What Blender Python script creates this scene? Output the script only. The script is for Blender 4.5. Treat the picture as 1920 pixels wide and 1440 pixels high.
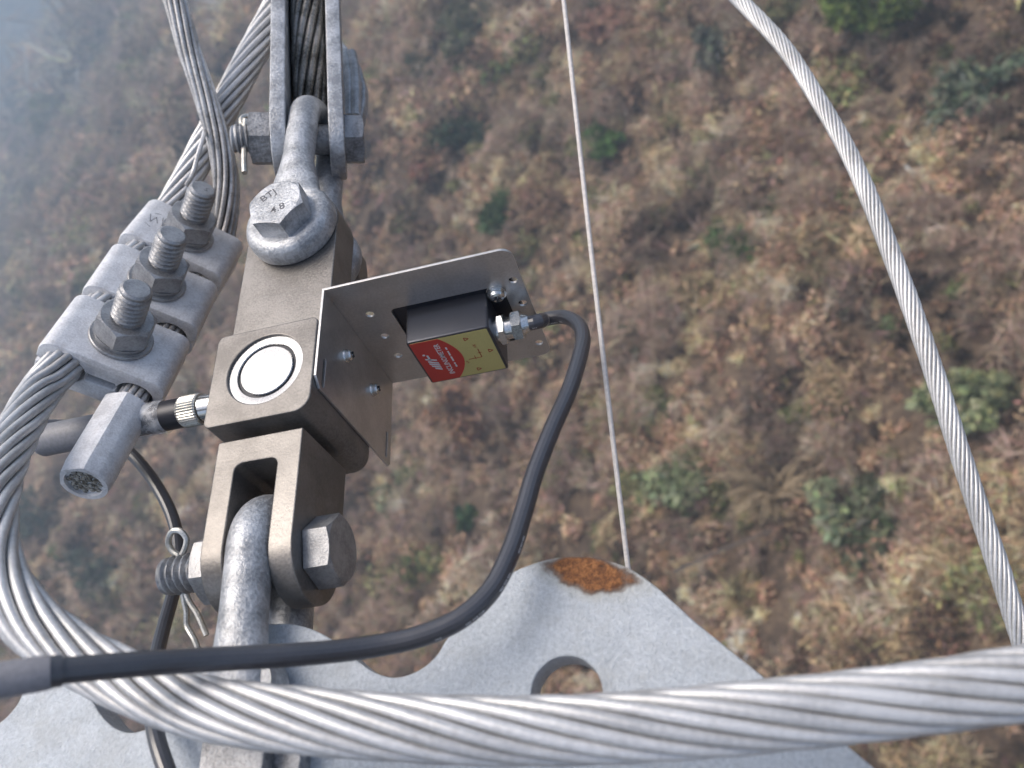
import bpy, bmesh, math, random
import numpy as np
from mathutils import Vector, Matrix

random.seed(7); rng = np.random.default_rng(11)
for o in list(bpy.data.objects): bpy.data.objects.remove(o, do_unlink=True)
SC = bpy.context.scene
COL = SC.collection
K = 0.0006            # metres per drawing unit (the load cell block is 80 units = 48 mm wide)
PI = math.pi

# ---------------------------------------------------------------- camera
# The hardware frame is the world frame: x across the tension string, y along it, z up.
F = 1500.0            # focal length in photo pixels (1920 wide)
_d = np.array([477, -950, -1500.0]); _d /= np.linalg.norm(_d)
_a = np.array([-150, 2313, -1500.0]); _a -= _d * (_a @ _d); _a /= np.linalg.norm(_a)
_c = np.cross(_a, -_d)
RC = np.stack([_c, _a, -_d])
CAM = np.array([275.0, -323.0, 409.3])
cd = bpy.data.cameras.new("camera"); cam = bpy.data.objects.new("camera", cd); COL.objects.link(cam)
M = Matrix([list(r) for r in RC]).to_4x4(); M.translation = Vector(CAM * K)
cam.matrix_world = M
cd.sensor_width = 36.0; cd.lens = F / 1920 * 36.0
cd.clip_start = 0.01; cd.clip_end = 2000
cd.dof.use_dof = True; cd.dof.focus_distance = 590 * K; cd.dof.aperture_fstop = cd.lens / 2.7
SC.camera = cam

# ---------------------------------------------------------------- sky, sun, exposure
SUN_DIR = Vector((-0.52, 0.20, 0.83)).normalized()        # towards the sun
W = bpy.data.worlds.new("World"); SC.world = W; W.use_nodes = True
nt = W.node_tree; bg = nt.nodes["Background"]
sky = nt.nodes.new("ShaderNodeTexSky"); sky.sky_type = 'NISHITA'; sky.sun_disc = False
sky.sun_elevation = math.asin(SUN_DIR.z); sky.sun_rotation = math.atan2(SUN_DIR.x, SUN_DIR.y)
sky.air_density = 1.0; sky.dust_density = 7.0; sky.ozone_density = 1.0; sky.altitude = 300
nt.links.new(sky.outputs[0], bg.inputs[0]); bg.inputs[1].default_value = 0.15
sl = bpy.data.lights.new("sun", 'SUN'); so = bpy.data.objects.new("sun", sl); COL.objects.link(so)
sl.energy = 1.5; sl.angle = math.radians(38); sl.color = (1.0, 0.96, 0.91)
so.rotation_euler = SUN_DIR.to_track_quat('Z', 'Y').to_euler()
SC.view_settings.view_transform = 'Standard'; SC.view_settings.look = 'None'
SC.view_settings.exposure = 0.47; SC.view_settings.gamma = 1.0
SC.render.engine = 'CYCLES'
SC.cycles.use_denoising = True
SC.cycles.max_bounces = 6; SC.cycles.volume_bounces = 1; SC.cycles.transparent_max_bounces = 8

# ---------------------------------------------------------------- measuring helpers
def ray(x, y): return RC @ np.array([x - 960.0, 720.0 - y, -F])
def Pz(x, y, z): r = ray(x, y); return CAM + r * ((z - CAM[2]) / r[2])
def Pd(x, y, depth): return CAM + ray(x, y) * (depth / F)

# ---------------------------------------------------------------- materials
def rgb(h):
    h = h.lstrip('#'); v = [int(h[i:i+2], 16) / 255 for i in (0, 2, 4)]
    return tuple((c / 12.92 if c <= .04045 else ((c + .055) / 1.055) ** 2.4) for c in v)
def base_mat(name):
    m = bpy.data.materials.new(name); m.use_nodes = True
    n = m.node_tree; b = n.nodes["Principled BSDF"]; return m, n, b
def noise(n, scale, detail=3, rough=.55, vec=None):
    t = n.nodes.new("ShaderNodeTexNoise"); t.inputs['Scale'].default_value = scale
    t.inputs['Detail'].default_value = detail; t.inputs['Roughness'].default_value = rough
    if vec is not None: n.links.new(vec, t.inputs['Vector'])
    return t
def coords(n): return n.nodes.new("ShaderNodeTexCoord").outputs['Object']
def ramp(n, fac, stops):
    r = n.nodes.new("ShaderNodeValToRGB"); n.links.new(fac, r.inputs[0]); e = r.color_ramp.elements
    while len(e) < len(stops): e.new(0.5)
    for el, (p, c) in zip(e, stops): el.position = p; el.color = (*c, 1) if len(c) == 3 else c
    return r
def mixc(n, fac, a, b, mode='MIX'):
    m = n.nodes.new("ShaderNodeMix"); m.data_type = 'RGBA'; m.blend_type = mode
    for s, v in ((m.inputs[0], fac), (m.inputs[6], a), (m.inputs[7], b)):
        if isinstance(v, bpy.types.NodeSocket): n.links.new(v, s)
        else: s.default_value = v if not isinstance(v, tuple) else (*v, 1)
    return m.outputs[2]
def math_(n, op, a, b=0.0, clamp=False):
    m = n.nodes.new("ShaderNodeMath"); m.operation = op; m.use_clamp = clamp
    for s, v in zip(m.inputs, (a, b)):
        if isinstance(v, bpy.types.NodeSocket): n.links.new(v, s)
        else: s.default_value = v
    return m.outputs[0]
def bump(n, b, h, dist, strength=1.0):
    u = n.nodes.new("ShaderNodeBump"); u.inputs['Distance'].default_value = dist; u.inputs['Strength'].default_value = strength
    n.links.new(h, u.inputs['Height']); n.links.new(u.outputs[0], b.inputs['Normal'])

def metal(name, dark, light, metallic, r0, r1, big=.06, fine=.9, bmp=.12, dirt=None, dirt_amt=.5, stretch=None):
    """mottled metal; scales are per drawing unit"""
    m, n, b = base_mat(name); v = coords(n)
    if stretch:
        mp = n.nodes.new("ShaderNodeMapping"); mp.inputs['Scale'].default_value = stretch
        n.links.new(v, mp.inputs[0]); v = mp.outputs[0]
    a = noise(n, big / K, 5, .6, v); f = noise(n, fine / K, 3, .6, v)
    mixv = math_(n, 'ADD', math_(n, 'MULTIPLY', a.outputs[0], .6), math_(n, 'MULTIPLY', f.outputs[0], .4))
    c = ramp(n, mixv, [(.41, dark), (.59, light)])
    col = c.outputs[0]
    if dirt:
        g = noise(n, big * 1.7 / K, 6, .7, v)
        k = ramp(n, g.outputs[0], [(.55, (0, 0, 0)), (.75, (dirt_amt,) * 3)])
        col = mixc(n, k.outputs[0], col, dirt)
    n.links.new(col, b.inputs['Base Color']); b.inputs['Metallic'].default_value = metallic
    rr = n.nodes.new("ShaderNodeMapRange"); n.links.new(f.outputs[0], rr.inputs[0])
    rr.inputs[1].default_value = .3; rr.inputs[2].default_value = .7; rr.inputs[3].default_value = r0; rr.inputs[4].default_value = r1
    n.links.new(rr.outputs[0], b.inputs['Roughness'])
    if bmp: bump(n, b, math_(n, 'ADD', f.outputs[0], math_(n, 'MULTIPLY', a.outputs[0], 1.5)), bmp * K)
    return m
def vary(m, lo, hi):
    n = m.node_tree; b = n.nodes["Principled BSDF"]; src = b.inputs['Base Color'].links[0].from_socket
    oi = n.nodes.new("ShaderNodeObjectInfo"); r = ramp(n, oi.outputs['Random'], [(0, (lo,) * 3), (1, (hi,) * 3)])
    n.links.new(mixc(n, 1.0, src, r.outputs[0], 'MULTIPLY'), b.inputs['Base Color'])
def plain(name, col, rough=.5, metallic=0.0, bmp=0, scale=.8, spec=.5):
    m, n, b = base_mat(name); v = coords(n)
    t = noise(n, scale / K, 4, .6, v)
    c = ramp(n, t.outputs[0], [(.3, tuple(x * .82 for x in col)), (.7, tuple(min(1, x * 1.12) for x in col))])
    n.links.new(c.outputs[0], b.inputs['Base Color'])
    b.inputs['Roughness'].default_value = rough; b.inputs['Metallic'].default_value = metallic
    b.inputs['Specular IOR Level'].default_value = spec
    if bmp: bump(n, b, t.outputs[0], bmp * K)
    return m

GALV = metal("galvanised_steel", (.30, .308, .32), (.57, .58, .595), .5, .36, .58, .05, .42, .7, (.22, .215, .205), .45)
GALVD = metal("dull_galvanised_steel", (.17, .172, .178), (.40, .402, .41), .55, .36, .58, .05, .42, .7, (.15, .145, .135), .45)
ALCAST = metal("cast_aluminium", (.56, .56, .575), (.78, .785, .80), .2, .45, .6, .05, .6, .3, (.36, .34, .31), .5)
BOLT = metal("zinc_bolt", (.25, .252, .258), (.42, .423, .43), .6, .34, .52, .06, .6, .3, (.16, .15, .135), .4)
STRAND = metal("aluminium_strand", (.54, .54, .54), (.70, .70, .70), .45, .36, .5, .02, .35, .12, (.30, .27, .235), .5)
STRANDO = metal("weathered_aluminium_strand", (.42, .41, .40), (.70, .695, .69), .45, .38, .58, .05, .5, .25, (.12, .10, .075), .7)
GREASY = metal("greasy_strand", (.06, .058, .05), (.30, .29, .27), .6, .3, .5, .04, .5, .2, (.03, .028, .02), .8)
vary(STRAND, .78, 1.02); vary(STRANDO, .75, 1.08)
CORE = plain("shade_dark_inner_wires", (.07, .065, .06), .7, .3)  # core coloured dark to paint in the shade between strands
SATIN = metal("satin_nickel", (.155, .145, .135), (.255, .24, .224), .6, .32, .48, .025, .55, .14, (.17, .15, .14), .45)
PLATE = metal("brushed_stainless", (.50, .49, .475), (.62, .605, .59), .8, .28, .37, .03, .5, .02)
POLISH = metal("polished_steel", (.42, .42, .425), (.47, .47, .47), .9, .22, .3, .03, .8, .0)
CHROME = metal("chromed_brass", (.60, .60, .585), (.75, .75, .73), .95, .14, .24, .05, .8, .02)
PINM = metal("plated_wire_pin", (.42, .41, .37), (.62, .61, .57), .8, .25, .4, .1, 1.0, .1)
BLACK = plain("black_anodised", (.03, .031, .038), .38, .2, .03, 2.0)
HOUSE = plain("dark_anodised_housing", (.085, .087, .10), .30, .55, .03, 2.0)
RUBBER = plain("black_cable_sheath", (.045, .046, .055), .34, 0, .05, .5, 1.0)
SHRINK = plain("grey_heat_shrink", (.20, .205, .225), .5, 0, .05, .4)
GOLD = plain("gold_label", (.60, .52, .20), .34, .0, 0, 3.0)
RED = plain("red_label", (.58, .05, .04), .38, 0, 0, 3.0)
WHITEINK = plain("white_ink", (.75, .75, .75), .5)
REDINK = plain("red_ink", (.42, .07, .03), .5)
MARKSHADE = plain("stamped_shadow", (.10, .10, .11), .7)  # dark tone stands in for shade in stamped letters; also colours the scratches
SLEEVE = plain("pale_grey_shrink_sleeve", (.24, .24, .26), .5, 0, .05, .4)
WIREM = plain("pale_coated_wire", (.62, .58, .55), .55, .1, .05, .3)
CUTEND = metal("cut_wire_ends", (.10, .09, .07), (.50, .49, .45), .5, .5, .7, .35, .5, .8)

def clear_film():
    m, n, b = base_mat("clear_shrink_film"); v = coords(n)
    t = noise(n, .12 / K, 4, .6, v)
    b.inputs['Base Color'].default_value = (.85, .87, .9, 1); b.inputs['Roughness'].default_value = .12
    b.inputs['IOR'].default_value = 1.35
    al = ramp(n, t.outputs[0], [(.35, (.12,) * 3), (.7, (.6,) * 3)]); n.links.new(al.outputs[0], b.inputs['Alpha'])
    bump(n, b, t.outputs[0], .8 * K); return m
FILM = clear_film()

def yoke_mat(center, rust):
    """galvanised plate; a chipped rusty patch and runs have a fixed place on the plate"""
    m, n, b = base_mat("galvanised_plate_with_rust"); v = coords(n)
    a = noise(n, .05 / K, 5, .6, v); f = noise(n, .42 / K, 5, .75, v); s = noise(n, .9 / K, 3, .6, v)
    mixv = math_(n, 'ADD', math_(n, 'MULTIPLY', a.outputs[0], .3), math_(n, 'MULTIPLY', f.outputs[0], .7))
    c = ramp(n, mixv, [(.38, (.43, .465, .50)), (.62, (.62, .655, .69))])
    sx = n.nodes.new("ShaderNodeSeparateXYZ"); n.links.new(v, sx.inputs[0])
    cx, cy, rx, ry, ang = rust
    dx = math_(n, 'SUBTRACT', sx.outputs[0], cx * K); dy = math_(n, 'SUBTRACT', sx.outputs[1], cy * K)
    ca, sa = math.cos(ang), math.sin(ang)
    ux = math_(n, 'DIVIDE', math_(n, 'ADD', math_(n, 'MULTIPLY', dx, ca), math_(n, 'MULTIPLY', dy, sa)), rx * K)
    uy = math_(n, 'DIVIDE', math_(n, 'SUBTRACT', math_(n, 'MULTIPLY', dy, ca), math_(n, 'MULTIPLY', dx, sa)), ry * K)
    rr = math_(n, 'ADD', math_(n, 'POWER', math_(n, 'ABSOLUTE', ux), 1.5), math_(n, 'POWER', math_(n, 'ABSOLUTE', uy), 1.5))
    rr = math_(n, 'ADD', rr, math_(n, 'MULTIPLY', math_(n, 'SUBTRACT', noise(n, .10 / K, 4, .6, v).outputs[0], .5), 1.1))
    mask = ramp(n, math_(n, 'MULTIPLY', rr, .5), [(.36, (1, 1, 1)), (.50, (0, 0, 0))])
    rim = ramp(n, math_(n, 'MULTIPLY', rr, .5), [(.50, (1, 1, 1)), (.64, (0, 0, 0))])
    stain = ramp(n, math_(n, 'MULTIPLY', rr, .25), [(.28, (.35,) * 3), (.55, (0, 0, 0))])
    rn = noise(n, .35 / K, 4, .7, v)
    rc = ramp(n, rn.outputs[0], [(.34, (.075, .034, .018)), (.5, (.22, .085, .028)), (.66, (.40, .175, .06))])
    wn = noise(n, .022 / K, 6, .7, v); ws = ramp(n, wn.outputs[0], [(.50, (0, 0, 0)), (.66, (.38,) * 3)])
    sp = noise(n, .16 / K, 2, .5, v); spk = ramp(n, sp.outputs[0], [(.68, (0, 0, 0)), (.76, (.4,) * 3)])
    cc = mixc(n, ws.outputs[0], c.outputs[0], (.40, .405, .39)); cc = mixc(n, spk.outputs[0], cc, (.30, .31, .32))
    col = mixc(n, stain.outputs[0], cc, (.40, .37, .27))
    col = mixc(n, rim.outputs[0], col, (.17, .13, .105))
    col = mixc(n, mask.outputs[0], col, rc.outputs[0])
    n.links.new(col, b.inputs['Base Color'])
    met = math_(n, 'MULTIPLY', math_(n, 'SUBTRACT', 1.0, rim.outputs[0]), .5); n.links.new(met, b.inputs['Metallic'])
    b.inputs['Roughness'].default_value = .5
    bump(n, b, math_(n, 'ADD', math_(n, 'ADD', f.outputs[0], math_(n, 'MULTIPLY', s.outputs[0], .35)), math_(n, 'MULTIPLY', math_(n, 'MULTIPLY', mask.outputs[0], rn.outputs[0]), 2.0)), 1.3 * K)
    return m

# ---------------------------------------------------------------- object helpers
def tag(o, label=None, cat=None, group=None, kind=None):
    for k, v in (('label', label), ('category', cat), ('group', group), ('kind', kind)):
        if v: o[k] = v
    return o
def thing(name, label, cat, base, group=None):
    o = bpy.data.objects.new(name, None); COL.objects.link(o)
    o.empty_display_size = .01
    o.location = Vector([float(t) for t in base]) * K
    return tag(o, label, cat, group)
def finish(me, ang=21):
    me.polygons.foreach_set('use_smooth', [True] * len(me.polygons))
    me.set_sharp_from_angle(angle=math.radians(ang)); me.update()
class G:
    """collects verts / faces in drawing units"""
    def __init__(s): s.v = []; s.f = []
    def add(s, vf, mat=None):
        v, f = vf; o = len(s.v)
        for p in v:
            q = Vector(p)
            s.v.append(mat @ q if mat is not None else q)
        s.f += [tuple(i + o for i in t) for t in f]; return s
    def build(s, name, mat, parent=None, local=False, ang=21):
        me = bpy.data.meshes.new(name)
        off = Vector((0, 0, 0)) if (local or parent is None) else parent.location
        me.from_pydata([tuple(p * K - off) for p in s.v], [], s.f)
        bm = bmesh.new(); bm.from_mesh(me); bmesh.ops.recalc_face_normals(bm, faces=bm.faces); bm.to_mesh(me); bm.free()
        me.materials.append(mat); finish(me, ang)
        o = bpy.data.objects.new(name, me); COL.objects.link(o)
        if parent is not None: o.parent = parent
        return o
def part(name, vf, mat, parent, M=None, ang=21, local=False):
    return G().add(vf, M).build(name, mat, parent, local, ang)
def sub(o, parent):          # sub-part: parent keeps identity transform
    o.parent = parent; return o
def frame(o, x, y, z):
    m = Matrix.Identity(4)
    for i, a in enumerate((x, y, z)):
        for r in range(3): m[r][i] = a[r]
    for r in range(3): m[r][3] = o[r]
    return m
def axis_frame(o, z, xh=(1, 0, 0)):
    z = Vector(z).normalized(); x = Vector(xh); x = (x - z * x.dot(z))
    if x.length < 1e-4: x = Vector((0, 1, 0)); x = x - z * x.dot(z)
    x.normalize(); return frame(o, x, z.cross(x), z)
YZX = lambda x0=0: frame((x0, 0, 0), (0, 1, 0), (0, 0, 1), (1, 0, 0))    # local xy -> world yz, extrude along x
XZY = lambda y0=0: frame((0, y0, 0), (0, 0, 1), (1, 0, 0), (0, 1, 0))    # local xy -> world zx, extrude along y

def _mesh_from_temp(ob):
    dg = bpy.context.evaluated_depsgraph_get(); ev = ob.evaluated_get(dg)
    me = bpy.data.meshes.new_from_object(ev); return me
def me_vf(me): return [tuple(v.co) for v in me.vertices], [tuple(p.vertices) for p in me.polygons]
def prism(outline, z0, z1, holes=(), bev=.0, seg=2):
    """filled outline with holes extruded z0..z1 (units), bevelled edges"""
    c = bpy.data.curves.new("t", 'CURVE'); c.dimensions = '2D'; c.fill_mode = 'BOTH'
    for loop in [outline, *holes]:
        s = c.splines.new('POLY'); s.points.add(len(loop) - 1); s.use_cyclic_u = True
        for p, q in zip(s.points, loop): p.co = (q[0], q[1], 0, 1)
    c.extrude = (z1 - z0) / 2 - bev; c.bevel_depth = bev; c.bevel_resolution = seg - 1; c.offset = -bev
    ob = bpy.data.objects.new("t", c); COL.objects.link(ob); me = _mesh_from_temp(ob)
    bpy.data.objects.remove(ob, do_unlink=True); bpy.data.curves.remove(c)
    bm = bmesh.new(); bm.from_mesh(me); bmesh.ops.remove_doubles(bm, verts=bm.verts, dist=1e-4); bm.to_mesh(me); bm.free()
    v, f = me_vf(me); bpy.data.meshes.remove(me); zc = (z0 + z1) / 2
    return [(a, b, h + zc) for a, b, h in v], f
def rrect(x0, y0, x1, y1, r, n=6):
    rs = r if isinstance(r, (tuple, list)) else (r,) * 4      # bl, br, tr, tl
    out = []
    for (cx, cy, a0), rr in zip(((x0, y0, PI), (x1, y0, 1.5 * PI), (x1, y1, 0), (x0, y1, .5 * PI)), rs):
        sx = 1 if cx == x0 else -1; sy = 1 if cy == y0 else -1
        if rr <= 0: out.append((cx, cy)); continue
        for i in range(n + 1):
            t = a0 + i / n * PI / 2; out.append((cx + sx * rr + rr * math.cos(t), cy + sy * rr + rr * math.sin(t)))
    return out
def circ(cx, cy, r, n=40): return [(cx + r * math.cos(2 * PI * i / n), cy + r * math.sin(2 * PI * i / n)) for i in range(n)]
def lathe(prof, n=48):
    """profile (r, z) about local z; r = 0 closes"""
    v = []; f = []; rows = []
    for r, z in prof:
        if r <= 1e-6: rows.append([len(v)]); v.append((0, 0, z))
        else:
            rows.append(list(range(len(v), len(v) + n)))
            v += [(r * math.cos(2 * PI * i / n), r * math.sin(2 * PI * i / n), z) for i in range(n)]
    for A, B in zip(rows, rows[1:]):
        for i in range(n):
            j = (i + 1) % n
            if len(A) == 1 and len(B) == 1: continue
            if len(A) == 1: f.append((A[0], B[i], B[j]))
            elif len(B) == 1: f.append((A[i], A[j], B[0]))
            else: f.append((A[i], A[j], B[j], B[i]))
    return v, f
def hexa(rc, h, top=True, bot=False, hole=0, n=48, ph=0, ch=.86):
    """hexagon head or nut, corner radius rc, height h, chamfered like a turned nut"""
    ap = rc * math.cos(PI / 6); rch = rc * ch + .0
    def rad(t): return ap / math.cos(((t - ph) % (PI / 3)) - PI / 6)
    ang = [2 * PI * i / n + ph for i in range(n)]
    rows = []
    def ring(fn): rows.append([fn(t) for t in ang])
    if hole: ring(lambda t: (hole * math.cos(t), hole * math.sin(t), h))
    else: rows.append([(0, 0, h)])
    rt = min(rch, ap * .985)
    ring(lambda t: (rt * math.cos(t), rt * math.sin(t), h))
    ring(lambda t: (rad(t) * math.cos(t), rad(t) * math.sin(t), h - ((rad(t) - rt) * .5 if top else 0)))
    ring(lambda t: (rad(t) * math.cos(t), rad(t) * math.sin(t), (rad(t) - rt) * .5 if bot else 0))
    if hole: ring(lambda t: (hole * math.cos(t), hole * math.sin(t), 0))
    else: rows.append([(0, 0, 0)])
    v = []; idx = []
    for r in rows: idx.append(list(range(len(v), len(v) + len(r)))); v += r
    f = []
    for A, B in zip(idx, idx[1:]):
        for i in range(n):
            j = (i + 1) % n
            if len(A) == 1: f.append((A[0], B[i], B[j]))
            elif len(B) == 1: f.append((A[i], A[j], B[0]))
            else: f.append((A[i], A[j], B[j], B[i]))
    return v, f
def thread(R, h, pitch, depth, n=28, tip=True):
    v = []; f = []; per = 8; rows = int(h / pitch * per)
    for k in range(rows + 1):
        z = h * k / rows
        for i in range(n):
            t = (z / pitch - i / n) % 1.0
            w = max(0, min(1, abs(t * 2 - 1) * 1.6 - .3))
            fade = min(1, (h - z) / pitch * .8) if tip else 1
            r = R - depth * (1 - w) * fade - (1 - fade) * depth * .5
            v.append((r * math.cos(2 * PI * i / n), r * math.sin(2 * PI * i / n), z))
    for k in range(rows):
        for i in range(n):
            j = (i + 1) % n; f.append((k * n + i, k * n + j, (k + 1) * n + j, (k + 1) * n + i))
    b = len(v); rt = R - depth * 1.3
    v += [(rt * math.cos(2 * PI * i / n), rt * math.sin(2 * PI * i / n), h + depth * .6) for i in range(n)]
    for i in range(n): f.append((rows * n + i, rows * n + (i + 1) % n, b + (i + 1) % n, b + i))
    f.append(tuple(range(b, b + n))); f.append(tuple(reversed(range(n))))
    return v, f
def spline(pts, step):
    P = [np.array(p, float) for p in pts]; P = [2 * P[0] - P[1]] + P + [2 * P[-1] - P[-2]]; out = []
    for i in range(1, len(P) - 2):
        p0, p1, p2, p3 = P[i-1:i+3]
        d = lambda a, b: max(1e-6, np.linalg.norm((b - a)[:3]) ** .5)
        t0 = 0; t1 = t0 + d(p0, p1); t2 = t1 + d(p1, p2); t3 = t2 + d(p2, p3)
        for k in range(24):
            t = t1 + (t2 - t1) * k / 24
            A1 = (t1-t)/(t1-t0)*p0+(t-t0)/(t1-t0)*p1; A2 = (t2-t)/(t2-t1)*p1+(t-t1)/(t2-t1)*p2; A3 = (t3-t)/(t3-t2)*p2+(t-t2)/(t3-t2)*p3
            B1 = (t2-t)/(t2-t0)*A1+(t-t0)/(t2-t0)*A2; B2 = (t3-t)/(t3-t1)*A2+(t-t1)/(t3-t1)*A3
            out.append((t2-t)/(t2-t1)*B1+(t-t1)/(t2-t1)*B2)
    out.append(P[-2]); out = np.array(out)
    s = np.concatenate([[0], np.cumsum(np.linalg.norm(np.diff(out[:, :3], axis=0), axis=1))])
    n = max(3, int(s[-1] / step)); q = np.linspace(0, s[-1], n + 1)
    return np.stack([np.interp(q, s, out[:, k]) for k in range(out.shape[1])], 1), q
def frames(path):
    T = np.gradient(path, axis=0); T /= np.linalg.norm(T, axis=1)[:, None]
    N = np.zeros_like(T); h = np.array([.3, .2, .93]); n = h - T[0] * (h @ T[0]); N[0] = n / np.linalg.norm(n)
    for i in range(1, len(T)):
        n = N[i-1] - T[i] * (N[i-1] @ T[i]); N[i] = n / np.linalg.norm(n)
    return T, N, np.cross(T, N)
def tube(path, r, n=12, caps=True, sq=None):
    """tube along path; r scalar or per point; sq: per point (scale N, scale B)"""
    path = np.asarray(path, float); m = len(path); T, N, B = frames(path)
    r = np.broadcast_to(np.asarray(r, float), (m,)); a = np.arange(n) * 2 * PI / n
    ca, sa = np.cos(a), np.sin(a)
    s1 = np.ones(m) if sq is None else np.array([s[0] for s in sq]); s2 = np.ones(m) if sq is None else np.array([s[1] for s in sq])
    V = path[:, None, :] + (r * s1)[:, None, None] * ca[None, :, None] * N[:, None, :] + (r * s2)[:, None, None] * sa[None, :, None] * B[:, None, :]
    v = [tuple(p) for p in V.reshape(-1, 3)]; f = []
    for i in range(m - 1):
        for j in range(n):
            k = (j + 1) % n; f.append((i * n + j, i * n + k, (i + 1) * n + k, (i + 1) * n + j))
    if caps: f.append(tuple(reversed(range(n)))); f.append(tuple(range((m - 1) * n, m * n)))
    return v, f
def text_vf(s, size, extrude=.0, bold=0):
    c = bpy.data.curves.new("t", 'FONT'); c.body = s; c.size = size; c.extrude = extrude; c.offset = bold
    c.align_x = 'CENTER'; c.align_y = 'CENTER'; c.resolution_u = 2
    ob = bpy.data.objects.new("t", c); COL.objects.link(ob); me = _mesh_from_temp(ob)
    bpy.data.objects.remove(ob, do_unlink=True); r = me_vf(me); bpy.data.meshes.remove(me); return r
def boolean(vfa, vfb, op, bev=0):
    obs = []
    for vf in (vfa, vfb):
        me = bpy.data.meshes.new("t"); me.from_pydata(vf[0], [], vf[1])
        bm = bmesh.new(); bm.from_mesh(me); bmesh.ops.recalc_face_normals(bm, faces=bm.faces); bm.to_mesh(me); bm.free()
        o = bpy.data.objects.new("t", me); COL.objects.link(o); obs.append(o)
    m = obs[0].modifiers.new("b", 'BOOLEAN'); m.object = obs[1]; m.operation = op; m.solver = 'EXACT'
    if bev:
        w = obs[0].modifiers.new("w", 'BEVEL'); w.width = bev; w.segments = 2; w.limit_method = 'ANGLE'; w.angle_limit = math.radians(40)
    me = _mesh_from_temp(obs[0]); r = me_vf(me)
    for o in obs: bpy.data.objects.remove(o, do_unlink=True)
    return r
def xf(vf, M): return [tuple(M @ Vector(p)) for p in vf[0]], vf[1]

# ================================================================= HILLSIDE
CW = CAM * K
def terrain(x, y):
    x = np.asarray(x, float); y = np.asarray(y, float)
    z = -28.95 + .537 * np.maximum(x, -430) - .039 * np.minimum(y, 700) + .55 * np.maximum(0, -x - 520) + .4 * np.maximum(0, y - 850)
    for fx, fy, ph, am in ((.11, .07, .3, .8), (.05, -.09, 1.7, 1.2), (.23, .17, 4.1, .4), (-.19, .27, 2.2, .4), (.42, .31, 5.0, .22), (.37, -.45, .9, .22), (.8, .65, 1.9, .16), (-.7, .9, 3.3, .16)):
        z = z + am * np.sin(fx * x + fy * y + ph)
    return z
def hit(px, py):
    r = ray(px, py) / F; t = 15.0
    for _ in range(4000):
        p = CW + r * t
        if p[2] <= terrain(p[0], p[1]): break
        t += .1
    return p
GX0, GX1, GY0, GY1 = -760, 90, -70, 1150
gx = np.concatenate([np.linspace(GX0, -130, 64)[:-1], np.linspace(-130, GX1, 150)])
gy = np.concatenate([np.linspace(GY0, 190, 180)[:-1], np.linspace(190, GY1, 90)])
XX, YY = np.meshgrid(gx, gy, indexing='ij'); ZZ = terrain(XX, YY)
hv = np.stack([XX, YY, ZZ], -1).reshape(-1, 3); ny = len(gy)
ii, jj = np.meshgrid(np.arange(len(gx) - 1), np.arange(ny - 1), indexing='ij'); q0 = (ii * ny + jj).ravel()
hf = np.stack([q0, q0 + ny, q0 + ny + 1, q0 + 1], 1)
def np_mesh(name, v, quads, mat, parent=None, col=None, smooth=False):
    me = bpy.data.meshes.new(name); nv, nf = len(v), len(quads)
    me.vertices.add(nv); me.vertices.foreach_set('co', np.ascontiguousarray(v, np.float32).ravel())
    me.loops.add(nf * 4); me.loops.foreach_set('vertex_index', np.ascontiguousarray(quads, np.int32).ravel())
    me.polygons.add(nf); me.polygons.foreach_set('loop_start', np.arange(0, nf * 4, 4, dtype=np.int32))
    if smooth: me.polygons.foreach_set('use_smooth', np.ones(nf, bool))
    me.update(calc_edges=True)
    if col is not None:
        a = me.attributes.new('tint', 'FLOAT_COLOR', 'POINT')
        a.data.foreach_set('color', np.concatenate([col, np.ones((nv, 1))], 1).astype(np.float32).ravel())
    me.materials.append(mat); o = bpy.data.objects.new(name, me); COL.objects.link(o)
    if parent is not None: o.parent = parent
    return o
def soil_mat():
    m, n, b = base_mat("leaf_litter_soil"); v = coords(n)
    a = noise(n, .35, 6, .65, v); f = noise(n, 3.0, 5, .7, v)
    c = ramp(n, math_(n, 'ADD', math_(n, 'MULTIPLY', a.outputs[0], .5), math_(n, 'MULTIPLY', f.outputs[0], .5)),
             [(.38, (.035, .024, .016)), (.5, (.10, .068, .045)), (.62, (.22, .155, .095))])
    n.links.new(c.outputs[0], b.inputs['Base Color']); b.inputs['Roughness'].default_value = .95
    bump(n, b, f.outputs[0], .25); return m
def leaf_mat(name):
    m, n, b = base_mat(name); at = n.nodes.new("ShaderNodeAttribute"); at.attribute_name = 'tint'
    n.links.new(at.outputs['Color'], b.inputs['Base Color']); b.inputs['Roughness'].default_value = .75
    b.inputs['Specular IOR Level'].default_value = .25
    tr = n.nodes.new("ShaderNodeBsdfTranslucent"); n.links.new(at.outputs['Color'], tr.inputs[0])
    mx = n.nodes.new("ShaderNodeMixShader"); mx.inputs[0].default_value = .25
    n.links.new(b.outputs[0], mx.inputs[1]); n.links.new(tr.outputs[0], mx.inputs[2])
    n.links.new(mx.outputs[0], n.nodes["Material Output"].inputs[0]); return m
SOIL = soil_mat(); LEAF = leaf_mat("dry_scrub_foliage"); GREEN = leaf_mat("green_foliage")
BARK = plain("grey_brown_bark", (.10, .08, .065), .9, 0, 0, .01)
tag(np_mesh("hillside", hv, hf, SOIL, smooth=True), kind='structure')

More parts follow.
